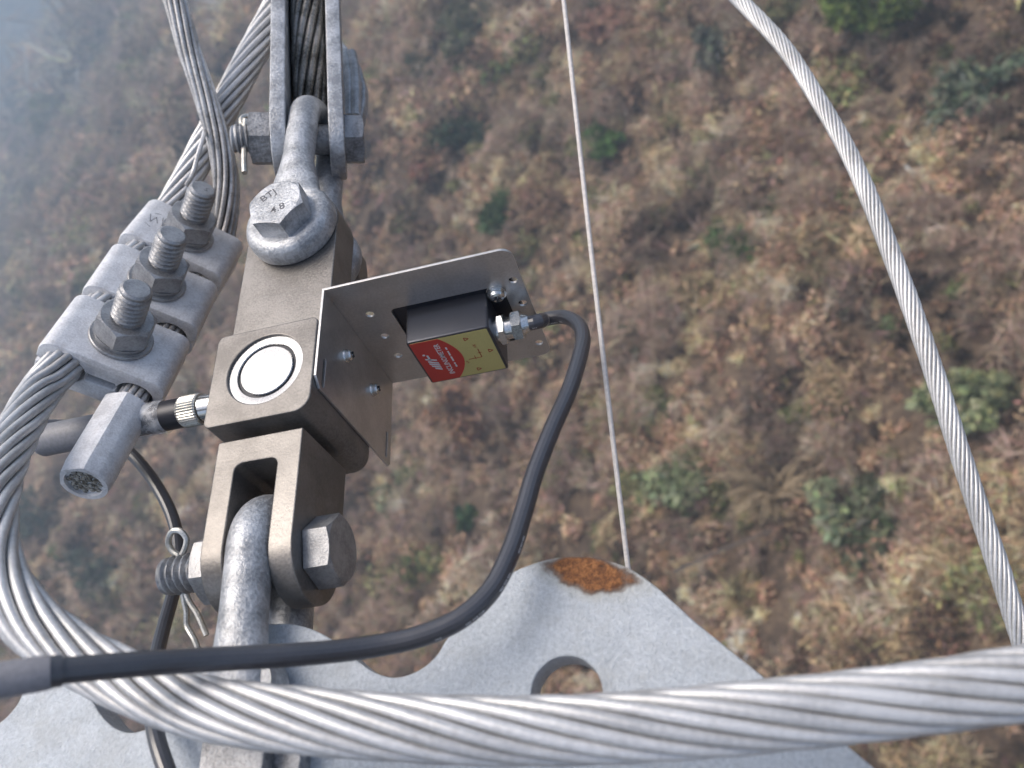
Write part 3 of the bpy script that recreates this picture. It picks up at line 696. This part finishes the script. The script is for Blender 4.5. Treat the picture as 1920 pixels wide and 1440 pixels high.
pth = u_path(BX, BY + 8, 4.5, UB[1], -2.0, -56.0); P_, SQ = shackle_body(pth, RS, 37, 1)
T_ = frames(P_)
def flat_tube(P_, r, SQ):
    # cross-section axes fixed: world x and the in-plane normal
    T = np.gradient(P_, axis=0); T /= np.linalg.norm(T, axis=1)[:, None]
    X = np.tile(np.array([1.0, 0, 0]), (len(P_), 1)); X -= T * (X * T).sum(1)[:, None]; X /= np.linalg.norm(X, axis=1)[:, None]
    Nn = np.cross(T, X); n = 24; v = []; f = []
    for i in range(len(P_)):
        for j in range(n):
            a = 2 * PI * j / n; v.append(tuple(P_[i] + X[i] * r * SQ[i][0] * math.cos(a) + Nn[i] * r * SQ[i][1] * math.sin(a)))
    for i in range(len(P_) - 1):
        for j in range(n): k = (j + 1) % n; f.append((i * n + j, i * n + k, (i + 1) * n + k, (i + 1) * n + j))
    f.append(tuple(range(n))); f.append(tuple(range((len(P_) - 1) * n, len(P_) * n))); return v, f
def widen(P_, ear_r, wmax=1.0):
    s = np.concatenate([[0], np.cumsum(np.linalg.norm(np.diff(P_, axis=0), axis=1))]); L = s[-1]; out = []
    for d in np.minimum(s, L - s):
        k = max(0, 1 - d / (ear_r * 2.0)); k = k * k * (3 - 2 * k); out.append((1 + k * wmax, 1 - k * .15))
    return out
g = G().add(flat_tube(P_, RS, widen(P_, 38)))
ear = lathe([(0, 0), (34.5, 0), (36.8, 3), (37.2, 8), (36.8, 14), (34.0, 18.5), (29.5, 20.6), (27, 20.2), (0, 20.2)], 64)
g.add(ear, Matrix.Translation((BX, BY, ZS + .3))); g.add(ear, frame((BX, BY, -44.3), (1, 0, 0), (0, -1, 0), (0, 0, -1)))
g.build("bow", GALV, t, ang=50)
hd = part("bolt_head", hexa(24.5, 17, n=60, ph=math.radians(-16)), GALV, t, Matrix.Translation((BX + 1, BY - 2, 8.0)))
for s_, x, y, r_, sz in (("4.8", 3.5, -8.5, 17, 10), ("BTJ", -6.5, 8.5, 32, 10)):
    o = part("stamped_mark", text_vf(s_, sz, .12, .05), MARKSHADE, t, Matrix.Translation((BX + 1 + x, BY - 2 + y, 25.0)) @ Matrix.Rotation(math.radians(r_), 4, 'Z')); sub(o, hd)
part("bolt_shank", lathe([(0, -60), (13, -60), (13, 9), (0, 9)], 32), GALV, t, Matrix.Translation((BX, BY, 0)))
part("nut", hexa(33, 22, True, True, 12, 60, .45), SATIN, t, frame((BX, BY + 4, -66), (1, 0, 0), (0, -1, 0), (0, 0, -1)))
part("thread", thread(12.6, 26, 4.2, 2.4), GALVD, t, frame((BX, BY, -80), (1, 0, 0), (0, -1, 0), (0, 0, -1)))

# ================================================================= UPPER CLEVIS (two long side plates)
RO, YW = math.radians(22), math.radians(5)             # rolled about the string axis and yawed
XP = Vector((math.cos(RO) * math.cos(YW), math.cos(RO) * math.sin(YW), -math.sin(RO)))
YP = Vector((0, 1, .16)); YP -= XP * YP.dot(XP); YP.normalize(); ZP = XP.cross(YP)
MU = frame(tuple(Vector(UB) - XP * 7), XP, YP, ZP)
t = thing("strain_clevis", "long galvanised clevis of two side plates around the upper shackle bow", "clevis", UB)
side = [(-36 * math.sin(a), -36 * math.cos(a)) for a in ()]
pl = [(240, 33), (60, 34)] + [(-36 * math.sin(a), 36 * math.cos(a)) for a in np.linspace(0, PI, 25)] + [(60, -34), (240, -33)]
for x0, x1 in ((-34.5, -21), (15.5, 29)):
    part("side_plate", prism(pl, x0, x1, (), 1.6, 3), GALV, t, MU @ YZX())
BU = MU @ frame((0, 0, 0), (0, 1, 0), (0, 0, 1), (1, 0, 0))
part("bolt_shank", lathe([(0, -40), (13.5, -40), (13.5, 40), (0, 40)], 32), GALVD, t, BU)
part("bolt_head", hexa(23.5, 17, n=60, ph=math.radians(6)), GALVD, t, BU @ Matrix.Translation((0, 0, 29.3)))
part("nut", hexa(25, 20, True, True, 12, 60, math.radians(5)), GALVD, t, BU @ Matrix.Translation((0, 0, -55)))
part("thread", thread(13.4, 20, 4.4, 2.6), BOLT, t, BU @ Matrix.Rotation(PI, 4, 'X') @ Matrix.Translation((0, 0, 50)))
cpx = -60
lp, _ = spline([tuple(BU @ Vector(p)) for p in ((22, 0, cpx), (-20, 2, cpx), (-41, 3, cpx + 1))], 2); part("cotter_pin", tube(lp, 2.6, 8), PINM, t)
lp, _ = spline([tuple(BU @ Vector(p)) for p in ((13, 0, cpx - 1), (19, 0, cpx - 4), (25, 0, cpx - 3), (27, 0, cpx + 3), (22, 0, cpx + 5), (13, 0, cpx + 2))], 1); sub(part("pin_eye", tube(lp, 2.2, 8), PINM, t), t)
part("thimble", prism([(48, -34), (62, -28), (90, -16), (240, -8), (240, -34)], -20.6, 15.2, (), 1.5), GREASY, t, MU @ YZX())
# cast thimble body showing behind the right plate
th = [Pz(x, y, -75) for x, y in ((600, 60), (642, 78), (664, 108), (676, 150), (675, 178), (668, 214), (640, 228), (600, 228))]
g = G()
for k, (dz, sh) in enumerate(((0, 0), (-12, 2))):
    g.add(prism([(p[0] + sh, p[1]) for p in th], -82 + dz, -70 + dz, (), 3.5, 3))
for xo in (642, 655, 667):
    q = [Pz(xo - 8, 100, -68), Pz(xo - 1, 140, -66), Pz(xo, 220, -68)]; lp, _ = spline(q, 5); g.add(tube(lp, 5.5, 10))
g.build("thimble_body", GALV, t)

# ================================================================= LOWER SHACKLE AND YOKE PLATE
t = thing("lower_shackle", "galvanised shackle bar hooked through the forked end down to the yoke plate", "shackle", (2, -205, -43))
RL = 14.6
pth = u_path(4, -212, 0, -122, -14.2, -71.8); P_, _ = spline(pth, 3)
g = G().add(flat_tube(P_, RL, widen(P_, 24, .3)))
ear = lathe([(0, 0), (25, 0), (26, 3), (26, 17), (24, 20), (0, 20)], 56)
g.add(ear, Matrix.Translation((4, -212, -29.5))); g.add(ear, frame((4, -212, -56.5), (1, 0, 0), (0, -1, 0), (0, 0, -1)))
g.build("bow", GALV, t, ang=50)
part("pin_head", lathe([(0, 2.2), (11, 2.2), (13, 1), (13, 0), (0, 0)], 32), GALV, t, Matrix.Translation((4, -214, -9.5)))
part("bolt_shank", lathe([(0, -80), (12, -80), (12, 0), (0, 0)], 28), GALV, t, Matrix.Translation((4, -212, -10)))
part("nut", hexa(23, 16, True, True, 10, 48, .2), GALVD, t, frame((4, -212, -76), (1, 0, 0), (0, -1, 0), (0, 0, -1)))

ZY = -33.0
yo = [(1960, 1700), (1640, 1440), (1440, 1276), (1300, 1163), (1240, 1108), (1195, 1074), (1165, 1059), (1130, 1049), (1085, 1043), (1040, 1046), (1000, 1056), (955, 1077), (915, 1118), (868, 1164), (838, 1197), (820, 1226), (795, 1250), (765, 1265), (735, 1270), (705, 1262), (682, 1248), (664, 1234), (640, 1212), (612, 1193), (580, 1178), (545, 1170), (500, 1170), (450, 1180), (415, 1200), (390, 1228), (365, 1265), (335, 1310), (305, 1348), (275, 1366), (250, 1373), (228, 1371), (205, 1358), (186, 1337), (170, 1312), (140, 1285), (100, 1270), (62, 1275), (47, 1290), (30, 1323), (0, 1354), (-40, 1368), (-120, 1372), (-260, 1420), (-330, 1700)]
yo2 = [tuple(Pz(x, y, ZY)[:2]) for x, y in yo]
def smooth_loop(p, keep, n=5):
    out = []; m = len(p)
    for i in range(m):
        if i in keep or (i + 1) % m in keep or (i - 1) % m in keep: out.append(p[i]); continue
        p0, p1, p2, p3 = [np.array(p[(i + k) % m]) for k in (-1, 0, 1, 2)]
        for j in range(n):
            u = j / n; out.append(tuple(.5 * (2 * p1 + (p2 - p0) * u + (2 * p0 - 5 * p1 + 4 * p2 - p3) * u * u + (3 * p1 - p0 - 3 * p2 + p3) * u ** 3)))
    return out
yo3 = smooth_loop(yo2, {0, 1, 2, len(yo2) - 1})
hc = Pz(1062, 1300, ZY); he = Pz(1116, 1290, ZY); hr = 19.5
rc_ = Pz(1108, 1076, ZY); r1 = Pz(1030, 1052, ZY); r2 = Pz(1188, 1085, ZY)
YM = yoke_mat(None, (rc_[0], rc_[1], np.linalg.norm(r2 - r1) * .52, 10.5, math.atan2(r2[1] - r1[1], r2[0] - r1[0])))
t = thing("yoke_plate", "thick galvanised yoke plate with an orange rust patch on its rounded top", "plate", (0, 0, 0))
part("plate", prism(yo3, ZY - 21, ZY, [circ(hc[0], hc[1], hr, 48)], 1.0, 2), YM, t)
# link straps lying on the plate below the shackle
t = thing("link_strap", "stepped flat steel link on the yoke plate at the bottom edge", "link", Pz(470, 1440, ZY))
for (xa, xb, z0, z1) in ((372, 520, -20, -9), (372, 590, ZY + .3, -20.2)):
    lo = [Pz(xa, 1438, z1), Pz(xb - 28, 1438, z1)]
    X0, X1 = lo[0][0], lo[1][0]
    part("strap", prism(rrect(X0, -420, X1, -222, (0, 0, 6, 6)), z0, z1, (), .8), GALVD, t)

# ================================================================= TWISTED CABLES
def cable(t, path, Rc, n, pitch, mat, ph0=0.0, bird=None, seg=9, step=None):
    p, s = spline(path, step or Rc * .45); T, N, B = frames(p)
    sn = math.sin(PI / n) * .985; rho = Rc / (1 + sn); rs = Rc - rho
    part("core", tube(p, rho - rs * .3, 12), CORE, t)
    for k in range(n):
        a = ph0 + 2 * PI * k / n + 2 * PI * s / pitch
        jit = 1 + .012 * np.sin(s / 37 + k * 2.1) + .008 * np.sin(s / 13 + k)
        h = p + (rho * jit)[:, None] * (np.cos(a)[:, None] * N + np.sin(a)[:, None] * B)
        if bird is not None: h = h + bird(k, s, p, N, B, a)
        part("strand", tube(h, rs * .95, seg), mat, t, None, 60)
def cam_vec(v): return Vector(RC @ np.array(v))
P0 = Pd(227, 635, 640); VV = Vector(Pd(350.5, 441.5, 755) - P0); STEP = VV.length / 2; VV.normalize()
NV = cam_vec((.497, .63, .594)); NV -= VV * NV.dot(VV); NV.normalize(); UV = VV.cross(NV)
def CL(u, v, n): return np.array(Vector(P0) + UV * u + VV * v + NV * n)
UB_, UA_, NC = -27.0, 27.0, -22.0

tb = thing("jumper_cable", "thick twisted aluminium cable looping left from the clamps across the bottom foreground", "cable", Pd(960, 1370, 378))
pb = [Pd(*p) for p in ((640, -200, 850), (575, -90, 845), (505, 40, 835), (440, 165, 815))] + [CL(UB_ - 1, v, -17.5) for v in (2 * STEP + 42, 2 * STEP, STEP, 0, -30)] + \
     [Pd(*p) for p in ((80, 728, 606), (38, 800, 566), (2, 880, 520), (-17, 965, 476), (-10, 1055, 446), (20, 1120, 432), (64, 1172, 424), (145, 1230, 414), (225, 1270, 404), (300, 1302, 394), (380, 1326, 385), (560, 1350, 371), (780, 1365, 360), (960, 1370, 354), (1200, 1362, 347), (1440, 1342, 340), (1650, 1318, 335), (1910, 1282, 328), (2200, 1235, 322))]
cable(tb, pb, 15, 11, 300, STRAND, .4)

ta = thing("tail_cable", "narrow twisted cable coming down from the top left into the clamps", "cable", CL(UA_, 2 * STEP, NC))
pa = [Pd(*p) for p in ((300, -90, 770), (328, 0, 772), (357, 100, 778), (391, 200, 785), (413, 275, 792), (424, 350, 800))] + [CL(UA_, v, NC) for v in (2 * STEP + 40, 2 * STEP, STEP, 0, -42)]
def loosen(k, s, p, N, B, a):
    L = s[-1]; w = np.exp(-((s - 240) / 70) ** 2) * (1.2 + .8 * ((k * 7) % 5) / 4)
    return (w[:, None]) * (np.cos(a)[:, None] * N + np.sin(a)[:, None] * B)
cable(ta, pa, 11.5, 11, 620, STRANDO, .1, loosen)
lw, _ = spline([Pd(386, 236, 790), Pd(380, 262, 772), Pd(371, 292, 762), Pd(362, 325, 757), Pd(350, 347, 765)], 3); part("loose_wire", tube(lw, 2.3, 8), STRANDO, ta)
# pressed ferrule on the cut end
MF = frame(CL(UA_, -44, NC), tuple(UV), tuple(NV), tuple(-VV))
def ferrule():
    n = 36; v = []; f = []; L = 80; rows = 9
    for k in range(rows):
        z = L * k / (rows - 1)
        for i in range(n):
            a = 2 * PI * i / n; r = 18.2
            a2 = (a + .35) % (PI / 3) - PI / 6; rh = 17.6 / math.cos(a2) * .96
            r = min(rh, 18.6) if 8 <= i <= 20 else 17.8
            if k == rows - 1: r -= 1.0
            v.append((r * math.cos(a), r * math.sin(a), z + (0 if k else 2)))
    for k in range(rows - 1):
        for i in range(n): j = (i + 1) % n; f.append((k * n + i, k * n + j, (k + 1) * n + j, (k + 1) * n + i))
    f.append(tuple(reversed(range(n))))
    b = len(v); v += [(13.5 * math.cos(2 * PI * i / n), 13.5 * math.sin(2 * PI * i / n), L) for i in range(n)]
    for i in range(n): j = (i + 1) % n; f.append(((rows - 1) * n + i, (rows - 1) * n + j, b + j, b + i))
    c = len(v); v += [(13.0 * math.cos(2 * PI * i / n), 13.0 * math.sin(2 * PI * i / n), L - 3) for i in range(n)]
    for i in range(n): j = (i + 1) % n; f.append((b + i, b + j, c + j, c + i))
    f.append(tuple(range(c, c + n))); return v, f
fe = part("ferrule", ferrule(), ALCAST, ta, MF, 24)
g = G()
for i in range(30):
    a = i * 2.399; r = 12.2 * math.sqrt(i / 30)
    g.add(lathe([(0, 0), (2.1, 0), (2.0, 1), (0, 1.3 + random.random())], 8), MF @ Matrix.Translation((r * math.cos(a), r * math.sin(a), 77)))
sub(g.build("cut_wire", CUTEND, ta), fe)
fb = MF @ Matrix.Translation((0, 0, 0))

tl = thing("loop_cable", "dark stranded cable wrapped between the two clevis side plates at the top", "cable", tuple(MU @ Vector((-3, 90, 5))))
cable(tl, [tuple(MU @ Vector(p)) for p in ((-3, 40, -34), (-3, 62, -20), (-3, 95, -6), (-3, 150, 4), (-3, 240, 10))], 17, 10, 420, GREASY, .8)

# ---- three parallel groove clamps
def clamp_profile(top=True):
    """u-n section of one clamp half, arched over two cables"""
    pts = []
    for a in np.linspace(PI / 2, PI, 7): pts.append((-37 + 11 * math.cos(a), -11 + 11 * math.sin(a)))
    pts += [(-48, -19), (-44, -21)]
    for c, r in ((-27, 15.5), (27, 14)):
        for a in np.linspace(PI, 0, 13): pts.append((c + r * math.cos(a), -21.5 + r * math.sin(a) * .85))
        if c < 0: pts += [(-10.5, -18), (10.5, -18)]
    pts += [(44, -21), (48, -19)]
    for a in np.linspace(0, PI / 2, 7): pts.append((37 + 11 * math.cos(a), -11 + 11 * math.sin(a)))
    return pts
LAB = ("lowest of three cable clamps, beside the cut ferrule", "middle of three cable clamps joining two twisted cables", "uppermost of three cable clamps, with faint scratches on its face")
def make_clamp():
    e = bpy.data.objects.new("cable_clamp", None); COL.objects.link(e); e.empty_display_size = .01
    tag(e, LAB[0], "clamp", "bolted clamps joining the two cables")
    MV = frame((0, 0, 0), (1, 0, 0), (0, 0, 1), (0, -1, 0))          # local profile xy -> (u, n), extrude along -v
    part("upper_jaw", prism(clamp_profile(), -31.5, 31.5, (), 1.4, 3), ALCAST, e, MV, 21, True)
    part("lower_jaw", prism([(x, -43.5 - y) for x, y in reversed(clamp_profile())], -31.5, 31.5, (), 1.4, 3), ALCAST, e, MV, 21, True)
    part("washer", lathe([(13, 0), (23.5, 0), (24, .8), (24, 2.6), (23.2, 3.4), (13, 3.4)], 48), BOLT, e, Matrix.Translation((0, 0, .15)), 21, True)
    part("spring_washer", lathe([(13, 0), (20.5, 0), (20.5, 3.6), (13, 3.6)], 40), BOLT, e, Matrix.Translation((0, 0, 3.6)), 21, True)
    part("nut", hexa(22.5, 18, True, True, 12, 60, .55), BOLT, e, Matrix.Translation((0, 0, 7.2)), 21, True)
    part("bolt", thread(12.6, 36, 4.6, 2.3, 32), BOLT, e, Matrix.Translation((0, 0, 20)), 21, True)
    part("bolt_head", hexa(20, 13, True, False, 0, 48), BOLT, e, frame((0, 0, -44), (1, 0, 0), (0, -1, 0), (0, 0, -1)), 21, True)
    return e
c0 = make_clamp()
for i in range(3):
    if i == 0: e = c0
    else:
        e = c0.copy(); COL.objects.link(e)
        for ch in [q for q in bpy.data.objects if q.parent == c0]:
            k = ch.copy(); COL.objects.link(k); k.parent = e
    tw = Matrix.Rotation(math.radians((0, 1.5, -2)[i]), 4, 'Z')
    m = frame(CL(0, i * STEP, 0) * K, tuple(UV), tuple(VV), tuple(NV)); e.matrix_world = m @ tw; e['label'] = LAB[i]
up = [q for q in bpy.data.objects if q.parent == e and q.name.startswith("bolt") and "head" not in q.name][0]
mk = part("stamped_mark", text_vf("S", 7, .1, .05), MARKSHADE, e, Matrix.Translation((3, 0, 57.3)), 21, True); mk.parent = up

sc_ = G()
for (u0, v0, u1, v1) in ((-37, 6, -33, -5), (-33, -5, -31, 5), (-31, 5, -27, -3), (-34, 9, -29, 12), (-36, -9, -30, -12), (-26, 9, -24, 0)):
    d = Vector((u1 - u0, v1 - v0, 0)).normalized(); w_ = Vector((-d.y, d.x, 0)) * .28; a_, b_ = Vector((u0, v0, .12)), Vector((u1, v1, .12))
    sc_.add(([tuple(a_ + w_), tuple(a_ - w_), tuple(b_ - w_), tuple(b_ + w_)], [(0, 1, 2, 3)]))
uj = [q for q in bpy.data.objects if q.parent == e and q.name.startswith("upper_jaw")][0]
sc = sc_.build("scratch_mark", MARKSHADE, e, True); sc.parent = uj; tag(sc, kind='stuff')

# ---- right hand cable and thin wire
tr = thing("curving_cable", "twisted aluminium cable curving down the right side of the picture", "cable", Pd(1752, 700, 655))
prt = [Pd(*p) for p in ((1290, -95, 890), (1389, 2, 860), (1471, 90, 815), (1529, 178, 780), (1584, 272, 745), (1624, 357, 720), (1692, 530, 685), (1752, 700, 655), (1810, 880, 630), (1866, 1045, 612), (1915, 1195, 598), (1990, 1430, 580))]
cable(tr, prt, 8.1, 12, 128, STRAND, 0, step=4)
tw_ = thing("thin_wire", "straight thin pale wire running down behind the rusty plate top", "wire", Pd(1178, 1065, 640))
lp, _ = spline([Pd(1050, -60, 760), Pd(1057, 0, 755), Pd(1096, 360, 715), Pd(1137, 720, 675), Pd(1177, 1060, 640), Pd(1189, 1160, 632)], 12)
nW = len(lp); g = part("wire", tube(lp, 2.15, 10), WIREM, tw_)

# ---- load cell plug and its cable
yC, zC = Pz(385, 765, -42)[1], -42.0
xs_ = [Pz(x, y, zC)[0] for x, y in ((385, 763), (343, 775), (275, 790), (150, 822), (72, 843))]
t = thing("plug_cable", "knurled plug in the left face of the block with thin looping black cable", "cable", (xs_[0], yC, zC))
MP = frame((-40, yC, zC), (0, 1, 0), (0, 0, -1), (-1, 0, 0))
def pxx(x): return -40 - x
L = [pxx(x) for x in xs_]
part("socket", lathe([(0, -2), (10.5, -2), (10.5, L[0] + 1), (9.5, L[0] + 2), (9.5, L[0] + 5), (0, L[0] + 5)], 36), CHROME, t, MP)
kn = []; nk = 72
v = []; f = []
for z, r in ((L[0] + 2, 8), (L[0] + 2, 11.6), (L[0] + 3.5, 12.6), (L[1] - 2, 12.6), (L[1], 11.4), (L[1], 6)):
    for i in range(nk):
        a = 2 * PI * i / nk; rr = r - (.7 if (i % 2 and r > 12) else 0); v.append((rr * math.cos(a), rr * math.sin(a), z))
for k in range(5):
    for i in range(nk): j = (i + 1) % nk; f.append((k * nk + i, k * nk + j, (k + 1) * nk + j, (k + 1) * nk + i))
part("knurled_nut", (v, f), PINM, t, MP, 20)
part("plug_body", lathe([(0, L[1] - 1), (11.5, L[1] - 1), (11.8, L[1] + 4), (11.8, L[2]), (10.5, L[3]), (0, L[3])], 36), BLACK, t, MP)
part("clear_sleeve", lathe([(12.6, L[1] + 14), (13.4, L[1] + 16), (13.2, L[2]), (12.4, L[2] + 18)], 36), FILM, t, MP)
part("heat_shrink_sleeve", lathe([(0, L[3] - 22), (12.4, L[3] - 22), (12.8, L[3] - 18), (13, L[4] - 3), (11.5, L[4]), (0, L[4])], 36), SHRINK, t, MP)
e0 = np.array([xs_[4] + 6, yC, zC])
pts = [e0, e0 + np.array([-22, 1, 2])] + [Pd(*p) for p in ((20, 842, 655), (2, 822, 660), (35, 802, 675), (90, 797, 690), (150, 801, 695), (205, 822, 690), (247, 852, 680), (292, 908, 660), (324, 972, 640), (335, 1035, 620), (326, 1105, 595), (306, 1180, 560), (290, 1250, 520), (284, 1320, 480), (295, 1390, 455), (318, 1460, 440))]
lp, _ = spline(pts, 3.5); part("thin_cable", tube(lp, 4.9, 14), RUBBER, t)

# ================================================================= HAZE
def haze():
    m = bpy.data.materials.new("valley_haze"); m.use_nodes = True; n = m.node_tree
    n.nodes.remove(n.nodes["Principled BSDF"])
    pv = n.nodes.new("ShaderNodeVolumePrincipled"); pv.inputs['Color'].default_value = (.66, .83, 1.0, 1); pv.inputs['Density'].default_value = .0022
    pv.inputs['Anisotropy'].default_value = .0
    n.links.new(pv.outputs[0], n.nodes["Material Output"].inputs['Volume'])
    lo = (GX0 - 5, GY0 - 5, float(ZZ.min()) - 3); hi = (GX1 + 5, GY1 + 5, max(2.0, float(ZZ.max()) + 4))
    v = [(x, y, z) for x in (lo[0], hi[0]) for y in (lo[1], hi[1]) for z in (lo[2], hi[2])]
    me = bpy.data.meshes.new("haze"); me.from_pydata(v, [], [(0, 1, 3, 2), (4, 6, 7, 5), (0, 4, 5, 1), (2, 3, 7, 6), (0, 2, 6, 4), (1, 5, 7, 3)])
    me.materials.append(m); o = bpy.data.objects.new("haze", me); COL.objects.link(o); tag(o, kind='stuff')
haze()
bpy.context.view_layer.update()
